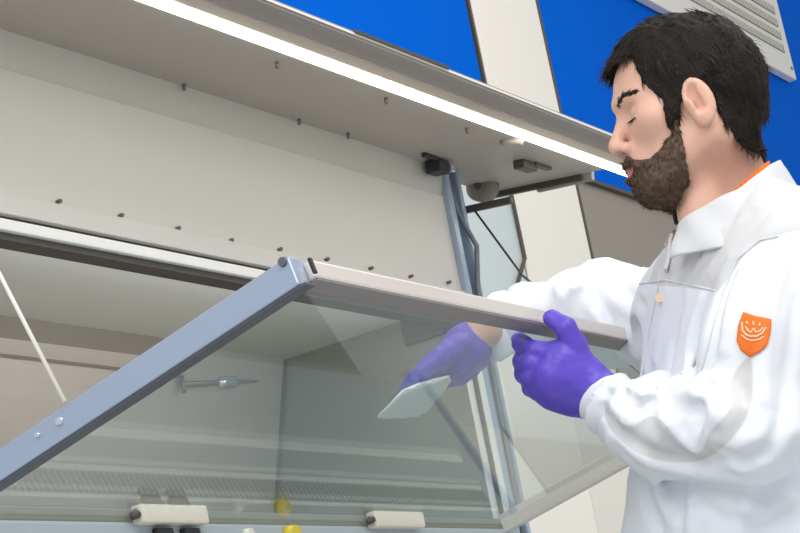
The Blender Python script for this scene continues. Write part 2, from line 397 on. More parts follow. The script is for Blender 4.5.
# support arm and stay cable on the right
sx = XR + .10
a = onp(452, 213, 0, sx); b = onp(512, 200, 0, sx)
part(MB().bar(a, b, .012, .013, Z, .002), 'support_arm', M['darkmetal'])
a2 = onp(445, 215, 0, sx - .012); part(MB().bar(a2, a + (b - a) * .08, .012, .012, Z, .002), 'support_arm_end', M['grey'])
c0 = onp(475, 211, 0, sx)
THs = math.radians(12.84); SD = np.array([0, math.cos(THs), -math.sin(THs)]); SN = np.array([0, math.sin(THs), math.cos(THs)])
HB = CAM + ray(550, 324) * 2.35 * 1.08
def sash(x, s, h=0.0):                      # x along, s from the free edge to the hinge, h out of plane
    return np.array([x, HB[1], HB[2]]) + SD * s + SN * h
SX0, SX1, SL = 1.652, 3.022, .578
part(MB().tube([c0, onp(522, 275, 0, sx), sash(sx, .20, .004)], .0022, 8), 'stay_cable', M['darkmetal'])
# stay cable on the left
e1 = onp(65, 402, 0, SX0 - .004); e0 = onp(0, 275, 0, SX0 - .004); dd = e0 - e1
part(MB().tube([e1, e0, e1 + dd * 1.9], .0026, 8), 'stay_cable', M['cable'])

# the tilted window
sh = MB()
sh.oriented(sash(SX0 + .011, SL / 2 + .001), (X, SD, SN), (.011, SL / 2 + .005, .0170), .002)
sf = part(sh, 'window_sash', M['frame'])
part(MB().oriented(sash(SX1 - .010, SL / 2 + .004), (X, SD, SN), (.010, SL / 2 - .01, .016), .002), 'side_rail', M['toprail'], sf)
part(MB().oriented(sash((SX0 + SX1) / 2 + .012, .0), (X, SD, SN), ((SX1 - SX0) / 2 - .012, .0135, .0108), .003), 'top_rail', M['toprail'], sf)
part(MB().oriented(sash((SX0 + SX1) / 2, SL + .0), (X, SD, SN), ((SX1 - SX0) / 2 - .02, .008, .010), .002), 'hinge_rail', M['steel_dark'], sf)
part(MB().oriented(sash(SX0 + .0235, SL / 2 - .004, -.004), (X, SD, SN), (.0025, SL / 2 - .012, .012), .001), 'inner_gasket', M['frame_dark'], sf)
part(MB().oriented(sash((SX0 + SX1) / 2, SL / 2, -.002), (X, SD, SN), ((SX1 - SX0) / 2 - .018, SL / 2 - .008, .003)), 'glass_pane', M['glass'], sf)
part(MB().oriented(sash(SX0 + .0125, SL / 2 - .001, -.0182), (X, SD, SN), (.0095, SL / 2 + .008, .0012)), 'underside_shade', M['frame_dark'], sf)  # dark strip standing in for shade on the arm's underside
part(MB().oriented(sash((SX0 + SX1) / 2 + .012, .000, -.0115), (X, SD, SN), ((SX1 - SX0) / 2 - .014, .0115, .0012)), 'underside_shade', mat('rail_shade_grey', srgb(140, 134, 130), .5), sf)  # grey strip that paints the top rail's underside as shaded
part(MB().oriented(sash(SX0 + .018, -.0165, .000), (X, SD, SN), (.0025, .0016, .009)), 'corner_slot', M['black'], sf)
def leftface(px, py):
    return onp(px, py, 0, SX0)
for (px, py, rr_) in ((60, 421, .0055), (38, 435, .0035), (283, 262, .006)):
    q = leftface(px, py)
    part(MB().tube([q + X * .002, q - X * .003], [rr_, rr_ * .8], 14), 'bolt', M['chrome'] if rr_ < .006 else M['frame_dark'], sf)

# ------------------------------------------------------------------ implicit-surface toolkit for the man
_T = rng.random((32, 32, 32))
def vnoise(p):
    i = np.floor(p).astype(int); f = p - i; f = f * f * (3 - 2 * f); i &= 31; j = (i + 1) & 31
    def g(a, b, c): return _T[a, b, c]
    x0, y0, z0 = i.T; x1, y1, z1 = j.T; fx, fy, fz = f.T
    c00 = g(x0, y0, z0) * (1 - fx) + g(x1, y0, z0) * fx; c10 = g(x0, y1, z0) * (1 - fx) + g(x1, y1, z0) * fx
    c01 = g(x0, y0, z1) * (1 - fx) + g(x1, y0, z1) * fx; c11 = g(x0, y1, z1) * (1 - fx) + g(x1, y1, z1) * fx
    return (c00 * (1 - fy) + c10 * fy) * (1 - fz) + (c01 * (1 - fy) + c11 * fy) * fz
def cap(p, a, b, ra, rb=None):
    rb = ra if rb is None else rb; a = np.asarray(a, float); b = np.asarray(b, float)
    ab = b - a; t = np.clip(((p - a) @ ab) / (ab @ ab), 0, 1)
    return np.linalg.norm(p - a - t[:, None] * ab, axis=1) - (ra + (rb - ra) * t)
def ell(p, c, r, ax=None):
    q = p - np.asarray(c, float)
    if ax is not None: q = q @ np.asarray(ax).T
    r = np.asarray(r, float); k0 = np.linalg.norm(q / r, axis=1); k1 = np.linalg.norm(q / (r * r), axis=1) + 1e-9
    return k0 * (k0 - 1) / k1
def su(a, b, k):
    h = np.clip(.5 + .5 * (b - a) / k, 0, 1); return b * (1 - h) + a * h - k * h * (1 - h)
def ss(a, b, k):                     # subtract b from a
    return -su(-a, b, k)
def net(f, lo, hi, h, B=6):
    lo = np.array(lo, float); hi = np.array(hi, float); H = h * B
    n = np.ceil((hi - lo) / H).astype(int)
    g = np.stack(np.meshgrid(*[np.arange(k) for k in n], indexing='ij'), -1).reshape(-1, 3)
    cc = lo + (g + .5) * H; d = np.concatenate([f(c) for c in np.array_split(cc, max(1, len(cc) // 200000))])
    g = g[np.abs(d) < H * 1.75]
    s = np.arange(B + 1); off = np.stack(np.meshgrid(s, s, s, indexing='ij'), -1).reshape(-1, 3)
    N = n * B + 2; ids, vv, quads = [], [], []
    for gb in np.array_split(g, max(1, len(g) // 1500)):
        idx = gb[:, None, :] * B + off[None]; P = lo + idx * h
        V = f(P.reshape(-1, 3)).reshape(len(gb), B + 1, B + 1, B + 1)
        c8 = [(a, b, c) for a in (0, 1) for b in (0, 1) for c in (0, 1)]
        C = {k: V[:, k[0]:B + k[0], k[1]:B + k[1], k[2]:B + k[2]] for k in c8}
        neg = sum((C[k] < 0).astype(int) for k in c8); act = (neg > 0) & (neg < 8)
        w_ = np.where(act); vals = {k: C[k][w_] for k in c8}; m_ = len(w_[0])
        acc = np.zeros((m_, 3)); cnt = np.zeros(m_)
        for k in c8:
            for ax in range(3):
                if k[ax] == 0:
                    k2 = list(k); k2[ax] = 1; k2 = tuple(k2); a, b = vals[k], vals[k2]
                    x_ = (a < 0) != (b < 0); t = np.where(x_, a / np.where(x_, a - b, 1), 0)
                    pt = np.tile(np.array(k, float), (m_, 1)); pt[:, ax] = t
                    acc += pt * x_[:, None]; cnt += x_
        ci = gb[w_[0]] * B + np.stack(w_[1:], -1)
        ids.append((ci[:, 0] * N[1] + ci[:, 1]) * N[2] + ci[:, 2]); vv.append(lo + (ci + acc / cnt[:, None]) * h)
        strides = [N[1] * N[2], N[2], 1]
        for ax in range(3):
            k2 = [0, 0, 0]; k2[ax] = 1; a = C[(0, 0, 0)] < 0; b = C[tuple(k2)] < 0
            w2 = np.where(a != b); e = gb[w2[0]] * B + np.stack(w2[1:], -1); base = (e[:, 0] * N[1] + e[:, 1]) * N[2] + e[:, 2]
            u, v = [(1, 2), (2, 0), (0, 1)][ax]; su_, sv_ = strides[u], strides[v]
            q = np.stack([base - su_ - sv_, base - sv_, base, base - su_], -1)
            fl = ~a[w2]; q[fl] = q[fl][:, ::-1]; quads.append(q)
    ids = np.concatenate(ids); vv = np.concatenate(vv); quads = np.concatenate(quads)
    o_ = np.argsort(ids); ids = ids[o_]; vv = vv[o_]
    q = np.searchsorted(ids, quads.ravel()); q = np.clip(q, 0, len(ids) - 1); ok = (ids[q] == quads.ravel()).reshape(-1, 4).all(1)
    return vv, q.reshape(-1, 4)[ok]
def relax(V, Q, it=2, lam=.5):
    E = np.concatenate([Q[:, [0, 1]], Q[:, [1, 2]], Q[:, [2, 3]], Q[:, [3, 0]]])
    for _ in range(it):
        acc = np.zeros_like(V); cnt = np.zeros(len(V))
        for k in range(3): acc[:, k] = np.bincount(E[:, 0], V[E[:, 1], k], len(V)) + np.bincount(E[:, 1], V[E[:, 0], k], len(V))
        cnt = np.bincount(E[:, 0], minlength=len(V)) + np.bincount(E[:, 1], minlength=len(V))
        V = V + lam * (acc / np.maximum(cnt, 1)[:, None] - V)
    return V
def tomesh(name, V, Q):
    me = bpy.data.meshes.new(name); me.vertices.add(len(V)); me.vertices.foreach_set('co', V.ravel())
    me.loops.add(Q.size); me.loops.foreach_set('vertex_index', Q.ravel().astype(np.int32))
    me.polygons.add(len(Q)); me.polygons.foreach_set('loop_start', (np.arange(len(Q)) * 4).astype(np.int32))
    me.polygons.foreach_set('use_smooth', np.ones(len(Q), bool))
    me.update(calc_edges=True); me.validate(); return me
def setmat(me, idx): me.polygons.foreach_set('material_index', idx.astype(np.int32)); me.update()
def inpoly(x, z, poly):
    c = np.zeros(len(x), bool); n = len(poly)
    for i in range(n):
        x1, z1 = poly[i]; x2, z2 = poly[(i + 1) % n]
        k = (z1 > z) != (z2 > z); c ^= k & (x < (x2 - x1) * (z - z1) / (z2 - z1 + 1e-12) + x1)
    return c
def polysd(x, z, poly):
    d = np.full(len(x), 9.); n = len(poly); p = np.stack([x, z], -1)
    for i in range(n):
        a = np.array(poly[i]); b = np.array(poly[(i + 1) % n]); ab = b - a
        t = np.clip((p - a) @ ab / (ab @ ab), 0, 1); d = np.minimum(d, np.linalg.norm(p - a - t[:, None] * ab, axis=1))
    return np.where(inpoly(x, z, poly), -d, d)

# ------------------------------------------------------------------ head frame
def frame(az):
    a = math.radians(az); F = np.array([math.cos(a), math.sin(a), 0]); L = np.array([-math.sin(a), math.cos(a), 0]); return F, L
HF, HL = frame(125.0); HO = at(690, 110, 2.5)
HR = np.array([HF, HL, Z])                       # local = (p-HO) @ HR.T
def h2w(p): return HO + np.asarray(p, float) @ HR
NB = at(728, 200, 2.57)                          # neck base
TF, TL = frame(133.0)
SHN = at(780, 258, 2.40); SHF = SHN - TL * .335
ELN = at(750, 428, 2.32); WRN = at(589, 394, 2.49)
ELF = at(604, 313, 2.88); WRF = at(486, 329, 2.67)

def skull(pw): return head(pw, False)
def head(pw, ears=True):
    p = (pw - HO) @ HR.T; q = p.copy(); q[:, 1] = np.abs(q[:, 1])
    d = ell(p, (-.010, 0, .033), (.084, .072, .083))
    d = su(d, ell(p, (.034, 0, .036), (.053, .060, .050)), .03)
    d = su(d, ell(p, (.030, 0, -.022), (.055, .056, .075)), .03)
    d = su(d, cap(q, (-.004, .050, -.046), (.058, .020, -.088), .020, .018), .025)
    d = su(d, ell(p, (.064, 0, -.088), (.020, .022, .018)), .02)
    d = su(d, ell(q, (.056, .040, -.016), (.020, .020, .018)), .02)
    d = su(d, cap(q, (.0825, .008, .0225), (.068, .040, .0185), .0115, .0085), .010)
    d = ss(d, ell(q, (.096, .030, -.001), (.021, .020, .013)), .009)
    d = su(d, ell(q, (.0675, .030, -.003), (.0135, .0150, .0125)), .003)       # eyeball and lids
    d = su(d, cap(q, (.0788, .018, -.0055), (.0725, .043, -.0070), .0026, .0020), .0015)   # lid margin
    d = su(d, cap(p, (.0815, 0, .010), (.1005, 0, -.026), .0070, .0080), .009)
    d = su(d, ell(p, (.1015, 0, -.0335), (.0105, .0100, .0092)), .007)
    d = su(d, ell(q, (.091, .0115, -.0390), (.0110, .0068, .0072)), .006)
    d = ss(d, ell(q, (.0975, .0065, -.0450), (.006, .0035, .004)), .003)
    d = su(d, ell(p, (.072, 0, -.062), (.0205, .026, .024)), .012)
    d = su(d, cap(q, (.0925, .0, -.0625), (.082, .020, -.066), .0050, .003), .004)
    d = su(d, cap(q, (.0905, .0, -.0730), (.080, .018, -.070), .0058, .003), .004)
    # ears
    th = math.radians(14); ax = np.array([[math.cos(th), 0, -math.sin(th)], [0, 1, 0], [math.sin(th), 0, math.cos(th)]])
    e = q - np.array([.006, .077, -.014]); e = e @ ax.T
    e[:, 1] += .30 * e[:, 0]          # the ear stands off behind
    er = ell(e, (0, 0, 0), (.0180, .0080, .0310)); er = su(er, ell(e, (.005, .0, -.022), (.0095, .0065, .012)), .006)
    er = ss(er, ell(e, (.0025, .0100, .004), (.0112, .0135, .0215)), .001)
    er = su(er, cap(e, (-.004, .0035, .014), (-.0045, .003, -.008), .0026, .0024), .002); er = ss(er, ell(e, (.005, .003, -.004), (.0045, .009, .007)), .002)
    er = su(er, cap(e, (.012, .004, .002), (.010, .004, -.006), .0035, .0030), .003)
    if ears: d = su(d, er, .004)
    d = su(d, cap(p, (.012, 0, -.085), (.016, 0, -.140), .030, .030), .02)
    # neck
    nb = (NB - HO) @ HR.T
    d = su(d, cap(p, (-.018, 0, -.03), nb + np.array([-.006, 0, -.05]), .050, .058), .022)
    d = su(d, cap(q, (-.016, .044, -.055), nb + np.array([.040, .022, -.025]) * np.array([1, 1, 1]), .013, .012), .02)
    return d
zs = np.array([at(752, 300, 2.55)[2], at(742, 400, 2.55)[2], at(728, 533, 2.55)[2]])
C3 = [at(759, 300, 2.55), at(749, 400, 2.55), at(732, 533, 2.55)]
TZ = [0.4, .9, C3[2][2], C3[1][2], C3[0][2], SHN[2] + .02, NB[2]]
mid = (SHN + SHF) / 2
TX = [C3[2][0], C3[2][0], C3[2][0], C3[1][0], C3[0][0], mid[0], NB[0]]
TY = [C3[2][1], C3[2][1], C3[2][1], C3[1][1], C3[0][1], mid[1], NB[1]]
def torso(p, A, Bw, zlo, zhi):
    z = p[:, 2]; cx = np.interp(z, TZ, TX); cy = np.interp(z, TZ, TY); a = np.interp(z, TZ, A); b = np.interp(z, TZ, Bw)
    qx = p[:, 0] - cx; qy = p[:, 1] - cy; u = qx * TF[0] + qy * TF[1]; v = qx * TL[0] + qy * TL[1]
    k = (np.abs(u / a) ** 2.2 + np.abs(v / b) ** 2.2) ** (1 / 2.2); d = (k - 1) * np.minimum(a, b)
    return -su(-d, -np.maximum(zlo - z, z - zhi), .04)
HIPC = C3[2]; 
def leg_pts(s): 
    hp = np.array([HIPC[0], HIPC[1], .92]) + TL * .09 * s
    return hp, hp + np.array([0, 0, -.44]) + TF * .01 + TL * .01 * s, np.array([hp[0], hp[1], .09]) + TL * .02 * s - TF * .02
def bodylow(p):
    d = torso(p, [.10, .11, .11, .10, .115, .09, .06], [.15, .16, .165, .15, .165, .15, .06], .82, NB[2] - .04)
    d = su(d, cap(p, SHN, SHF, .055, .055), .05)
    d = su(d, cap(p, SHN, ELN, .044, .032), .03); d = su(d, cap(p, ELN, WRN, .028, .021), .02)
    d = su(d, cap(p, SHF, ELF, .048, .038), .03); d = su(d, cap(p, ELF, WRF, .038, .026), .02)
    for s in (-1, 1):
        a, b, c_ = leg_pts(s); d = su(d, cap(p, a, b, .08, .055), .04); d = su(d, cap(p, b, c_, .052, .036), .02)
        d = su(d, cap(p, c_ - Z * .035, c_ + TF * .15 - Z * .045, .034, .028), .03)
    d = su(d, cap(p, NB + Z * .01, NB - Z * .08, .058, .06), .05)
    return d

# hands: joints given as (px, py, distance)
def hand(p, H_, grow):
    d = None
    for ch in H_:
        for i in range(len(ch) - 1):
            a, ra = ch[i]; b, rb = ch[i + 1]; c_ = cap(p, a, b, ra + grow, rb + grow)
            d = c_ if d is None else su(d, c_, .003 if len(ch) > 2 else .014)
    return d
A = lambda x, y, t: at(x, y, t)
TB = 2.475
# near hand (his left) closed on the rail: thumb over the top, four fingers curled beneath and behind it
NH = [
    [(A(594, 394, 2.485), .027), (A(570, 377, 2.48), .033)], [(A(572, 388, 2.485), .029), (A(553, 375, 2.475), .026)],
    [(A(585, 378, 2.48), .026), (A(568, 358, 2.48), .024)], [(A(560, 362, 2.475), .026), (A(548, 380, 2.475), .026)],
    [(A(578, 395, 2.49), .024), (A(556, 393, 2.48), .022)],
    [(A(580, 372, 2.48), .019), (A(574, 346, 2.47), .0155), (A(566, 328, 2.462), .0125), (A(552, 318, 2.475), .0100)],          # thumb
    [(A(556, 356, 2.475), .017), (A(533, 352, 2.475), .0125), (A(521, 343, 2.50), .0110), (A(519, 340, 2.53), .0100)],           # index
    [(A(550, 368, 2.475), .016), (A(530, 364, 2.470), .0125), (A(523, 361, 2.50), .0115), (A(528, 358, 2.53), .0100)],
    [(A(548, 381, 2.475), .016), (A(530, 377, 2.470), .0120), (A(524, 374, 2.50), .0110), (A(530, 370, 2.53), .0100)],
    [(A(552, 394, 2.478), .015), (A(537, 390, 2.474), .0115), (A(531, 387, 2.50), .0105), (A(537, 382, 2.53), .0095)],
]
# far hand (his right) flat on the wipe behind the glass
def G(px, py, off):
    q = onpl(px, py, sash(2, 0), SN); return q + ray(px, py) * off
FH = [
    [(G(476, 339, .22), .0235), (G(464, 350, .17), .029)], [(G(468, 346, .18), .027), (G(452, 359, .13), .022)],
    [(G(470, 357, .16), .023), (G(458, 367, .12), .018)],
    [(G(458, 345, .16), .016), (G(438, 357, .11), .0115), (G(422, 371, .08), .0100), (G(407, 387, .060), .0080)],
    [(G(455, 353, .15), .0155), (G(436, 364, .10), .0115), (G(419, 379, .075), .0098), (G(404, 393, .055), .0078)],
    [(G(456, 360, .14), .015), (G(438, 370, .10), .0108), (G(425, 380, .075), .0092), (G(414, 388, .060), .0075)],
    [(G(458, 366, .13), .014), (G(446, 374, .10), .0102), (G(437, 380, .08), .0088), (G(428, 385, .065), .0075)],
    [(G(472, 352, .16), .018), (G(470, 368, .12), .0135), (G(459, 377, .10), .0115), (G(449, 380, .085), .0095)],
]
man = empty('person', (HIPC[0], HIPC[1], 0))
tag(man, 'bearded dark-haired man in white lab coat and violet gloves wiping the raised window', 'person')
def pm(o):
    o.parent = man; o.matrix_parent_inverse = Matrix.Translation(-Vector(man.location)); return o

# body = head/neck (fine) + the rest (coarser), one mesh
V1, Q1 = net(head, HO - [.16, .16, .20], HO + [.18, .16, .14], .0028)
V1 = relax(V1, Q1, 1, .4)
def lowall(p): return su(su(bodylow(p), hand(p, NH, -.003), .01), hand(p, FH, -.003), .01)
V2, Q2 = net(lowall, (1.6, .3, -.02), (3.0, 1.6, 1.66), .007)
V2 = relax(V2, Q2, 1, .4)
V = np.concatenate([V1, V2]); Q = np.concatenate([Q1, Q2 + len(V1)])
me = tomesh('body', V, Q); body = pm(link('body', me, [M['skin'], M['lip_skin']]))
L1 = (V1 - HO) @ HR.T; fc = L1[Q1].mean(1)
mi = np.zeros(len(Q), int)
lipm = (fc[:, 0] > .082) & (np.abs(fc[:, 1]) < .021) & (np.abs(fc[:, 2] + .0675) < .0085)
mi[:len(Q1)][lipm] = 1; setmat(me, mi)
# hair
HAIRP = [(.14, .064), (.100, .060), (.086, .075), (.058, .082), (.055, .066), (.0524, .047), (.042, .030), (.033, .018), (.034, .002), (.034, -.018), (.018, -.020), (.012, .006), (.002, .030), (-.018, .036), (-.030, .014), (-.033, -.012), (-.046, -.046), (-.058, -.066), (-.14, -.074), (-.14, .16), (.14, .16)]
def haird(pw):
    p = (pw - HO) @ HR.T
    d = ell(p, (-.0115, 0, .036), (.0895, .079, .086))
    d = su(d, ell(p, (.030, 0, .060), (.052, .062, .046)), .03)
    th = math.radians(38); ax = np.array([[math.cos(th), 0, -math.sin(th)], [0, 1, 0], [math.sin(th), 0, math.cos(th)]])
    d = su(d, ell(p, (.050, 0, .084), (.052, .050, .020), ax), .02)
    d = su(d, cap(p, (-.048, 0, .0), (-.032, 0, -.055), .046, .045), .03)
    hs = skull(pw); d = su(d, hs - .0045, .012)
    n = vnoise(p * np.array([160, 160, 60]) + 5) - .5 + (vnoise(p * np.array([60, 60, 28]) + 9) - .5) * 1.2
    d = d - .0045 * n
    ay = np.abs(p[:, 1]); r_ = polysd(p[:, 0] - .222 * ay, p[:, 2] + .32 * ay, HAIRP) + .006 * (vnoise(p * 220) - .5)
    d = np.maximum(d, r_)
    return np.maximum(d, -(head(pw) + .002))
V, Q = net(haird, HO - [.17, .17, .12], HO + [.17, .17, .16], .0026)
V = relax(V, Q, 1, .4); me = tomesh('hair', V, Q); hair = pm(link('hair', me, M['hair']))
# strands
def strands(name, roots, dirs, norms, length, rad, m_, parent, curl=.25, seg=4, lift=.25):
    n = len(roots); L = length * rng.uniform(.6, 1.25, n)
    pts = [roots]; d = dirs + norms * lift; d /= np.linalg.norm(d, axis=1)[:, None]; p = roots
    for k in range(seg):
        d = d + rng.normal(0, curl, d.shape) * .35 - norms * lift * .45; d /= np.linalg.norm(d, axis=1)[:, None]
        p = p + d * (L / seg)[:, None]; pts.append(p)
    side = np.cross(dirs, norms); side /= np.linalg.norm(side, axis=1)[:, None] + 1e-9
    verts = []; 
    for k, q in enumerate(pts):
        r_ = rad * (1.0 if k == 0 else (1 - k / seg) * .9 + .15)
        for a in (0, 2.09, 4.19): verts.append(q + r_ * (math.cos(a) * side + math.sin(a) * norms))
    VV = np.stack(verts, 1).reshape(-1, 3); K = 3 * (seg + 1); base = np.arange(n)[:, None] * K; fs = []
    for k in range(seg):
        for j in range(3):
            a, b = k * 3 + j, k * 3 + (j + 1) % 3; fs.append(base + np.array([[a, b, b + 3, a + 3]]))
    return pm_child(link(name, tomesh(name, VV, np.concatenate(fs)), m_), parent)
def pm_child(o, parent):
    o.parent = parent
    if parent is man: o.matrix_parent_inverse = Matrix.Translation(-Vector(man.location))
    return o
def pick(V, Q, n):
    T = V[Q]; N = np.cross(T[:, 2] - T[:, 0], T[:, 3] - T[:, 1]); ar = np.linalg.norm(N, axis=1); N = N / (ar[:, None] + 1e-12)
    i = rng.choice(len(Q), n, p=ar / ar.sum()); u = rng.random((n, 2)); t = T[i]
    P = (t[:, 0] * (1 - u[:, :1]) + t[:, 1] * u[:, :1]) * (1 - u[:, 1:]) + (t[:, 3] * (1 - u[:, :1]) + t[:, 2] * u[:, :1]) * u[:, 1:]
    return P, N[i]
P, N = pick(V, Q, 9000); pl = (P - HO) @ HR.T; nl = N @ HR.T
keep = ((pl[:, 0] ** 2 + (pl[:, 2] - .03) ** 2 + pl[:, 1] ** 2) > .055 ** 2) & (head(P) > .002)
P, N, pl, nl = P[keep], N[keep], pl[keep], nl[keep]
top = np.clip((pl[:, 2] - .045) / .05, 0, 1)[:, None]; fr_ = np.clip((pl[:, 0] + .02) / .06, 0, 1)[:, None]
dl = top * np.array([[1.0, 0, -.05]]) * (.3 + fr_) + (1 - top) * np.array([[-.35, 0, -1.0]]) + .1 * rng.normal(0, 1, pl.shape)
dl -= nl * (dl * nl).sum(1)[:, None]; dl /= np.linalg.norm(dl, axis=1)[:, None] + 1e-9
strands('hair_strands', P - N * .002, dl @ HR, N, .018, .0008, M['strand'], hair, curl=.3)['kind'] = 'stuff'
# beard
BEARDP = [(.031, .010), (.0301, -.0246), (.0485, -.0427), (.0633, -.0535), (.0764, -.0535), (.090, -.0465), (.115, -.052), (.115, -.13), (.0646, -.13), (.045, -.118), (.022, -.090), (.0185, -.0264), (.018, .010)]
def beardd(pw):
    p = (pw - HO) @ HR.T; y = np.abs(p[:, 1])
    hd = skull(pw)
    n = vnoise(p * 330) - .5
    th = .0025 + .0035 * np.clip((-.05 - p[:, 2]) / .05, 0, 1)
    d = hd - th - .004 * n
    d = su(d, ell(p, (.058, 0, -.090), (.026, .028, .018)), .012)
    r_ = polysd(p[:, 0] - .222 * y, p[:, 2] + .32 * y, BEARDP) + .005 * (vnoise(p * 260 + 3) - .5)
    mouth = ell(p, (.096, 0, -.0685), (.022, .020, .0075))
    return np.maximum(np.maximum(np.maximum(d, r_), -mouth), -(hd + .002))
V, Q = net(beardd, HO - [.16, .16, .16], HO + [.16, .16, .04], .0025)
V = relax(V, Q, 1, .4); bd = pm(link('beard', tomesh('beard', V, Q), M['beard']))
P, N = pick(V, Q, 9000); hp = head(P); k = hp > .0012; P, N = P[k], N[k]; pl = (P - HO) @ HR.T; nl = N @ HR.T
dl = np.array([[.25, 0, -1.0]]) + .3 * rng.normal(0, 1, pl.shape); dl -= nl * (dl * nl).sum(1)[:, None]; dl /= np.linalg.norm(dl, axis=1)[:, None]
strands('beard_strands', P - N * .001, dl @ HR, N, .0080, .0006, M['beard_strand'], bd, curl=.5, seg=3, lift=.5)['kind'] = 'stuff'
# eyebrows and lashes on the skin
hb = BVHTree.FromPolygons([tuple(v) for v in V1], [tuple(q) for q in Q1])
for s in (1, -1):
    c_ = []; 
    for u in np.linspace(0, 1, 230):
        x = .10; yy_ = s * (.012 + .036 * u) + rng.normal(0, .0006); zz = .0145 + .009 * math.sin(min(1, u * 1.25) * 2.2) - .004 * u + rng.normal(0, .0019 * (1.15 - u * .7))
        o_ = h2w((x + .03, yy_ , zz)); hit = hb.ray_cast(Vector(o_), Vector(-HF))
        if hit[0] is not None: c_.append((np.array(hit[0]), np.array(hit[1]), u))
    P = np.array([a for a, b, u in c_]); N = np.array([b for a, b, u in c_]); 
    dl = np.array([[-.3, s * .9, .25]]) @ HR + .15 * rng.normal(0, 1, P.shape); dl -= N * (dl * N).sum(1)[:, None]; dl /= np.linalg.norm(dl, axis=1)[:, None]
    e = strands('eyebrow', P - N * .0005, dl, N, .008, .0008, M['strand'], body, curl=.2, seg=3, lift=.25); e['kind'] = 'stuff'
    P = []
    for u in np.linspace(0, 1, 90):
        P.append(h2w((.0808 - .0072 * u, s * (.019 + .024 * u), -.0070 - .0012 * u)))
    P = np.array(P); N = np.tile(HF, (90, 1)); dl = np.tile((HF * .9 - Z * .7) / 1.14, (90, 1))
    e = strands('eyelashes', P, dl + N * 0, np.tile(Z, (90, 1)), .008, .0005, M['strand'], body, curl=.15, seg=3, lift=.1); e['kind'] = 'stuff'

# gloves
def glove(Hd, a, b, ra, rb):
    def f(p):
        d = hand(p, Hd, 0.0005)
        d = su(d, cap(p, a, b, ra, rb), .012)
        q = p * 70; return d - .0012 * (vnoise(q) - .5) * 2 - .0010 * (1 - np.abs(2 * vnoise(p * np.array([45, 45, 120])) - 1))
    return f
wn = (ELN - WRN) / np.linalg.norm(ELN - WRN); wf = (ELF - WRF) / np.linalg.norm(ELF - WRF)
lo = np.min([c[0] for ch in NH for c in ch], 0) - .05; hi = np.max([c[0] for ch in NH for c in ch], 0) + .05
V, Q = net(glove(NH, A(588, 390, 2.485), WRN + wn * .03, .028, .030), lo, hi + .02, .0022); V = relax(V, Q, 1, .4)
gl = pm(link('glove', tomesh('glove', V, Q), M['glove'])); gl['label'] = 'violet glove gripping the window rail'
lo = np.min([c[0] for ch in FH for c in ch], 0) - .05; hi = np.max([c[0] for ch in FH for c in ch], 0) + .05
V, Q = net(glove(FH, G(470, 344, .20), G(479, 338, .22), .0270, .0245), lo, hi, .0022); V = relax(V, Q, 1, .4)
gl = pm(link('glove', tomesh('glove', V, Q), M['glove'])); gl['label'] = 'violet glove pressing the wipe behind the glass'

# lab coat
FOREM = at(655, 424, 2.40)
def coat_parts(p):
    t = torso(p, [.17, .15, .140, .130, .128, .098, .078], [.24, .21, .20, .185, .195, .175, .085], .45, NB[2] - .075)
    t = su(t, cap(p, SHN + (SHF - SHN) * .12 - Z * .005, SHF + (SHN - SHF) * .12 - Z * .005, .066, .066), .05)
    t = su(t, cap(p, SHN + (NB - SHN) * .3, NB - Z * .098, .060, .060), .05)
    t = su(t, cap(p, SHF + (NB - SHF) * .3, NB - Z * .098, .060, .060), .05)
    an = cap(p, SHN, (SHN + ELN) / 2, .074, .070); an = su(an, cap(p, (SHN + ELN) / 2, ELN, .070, .062), .03)
    fn = su(cap(p, ELN, FOREM, .060, .051), cap(p, FOREM, WRN - wn * .016, .048, .0285), .03)
    mf = (ELF + WRF) / 2
    af = su(cap(p, SHF, ELF, .070, .055), cap(p, ELF, mf, .058, .048), .04)
    af = su(af, cap(p, mf, WRF + wf * .026, .050, .034), .02)
    return t, an, fn, af
def rid(x): return 1 - np.abs(2 * x - 1)
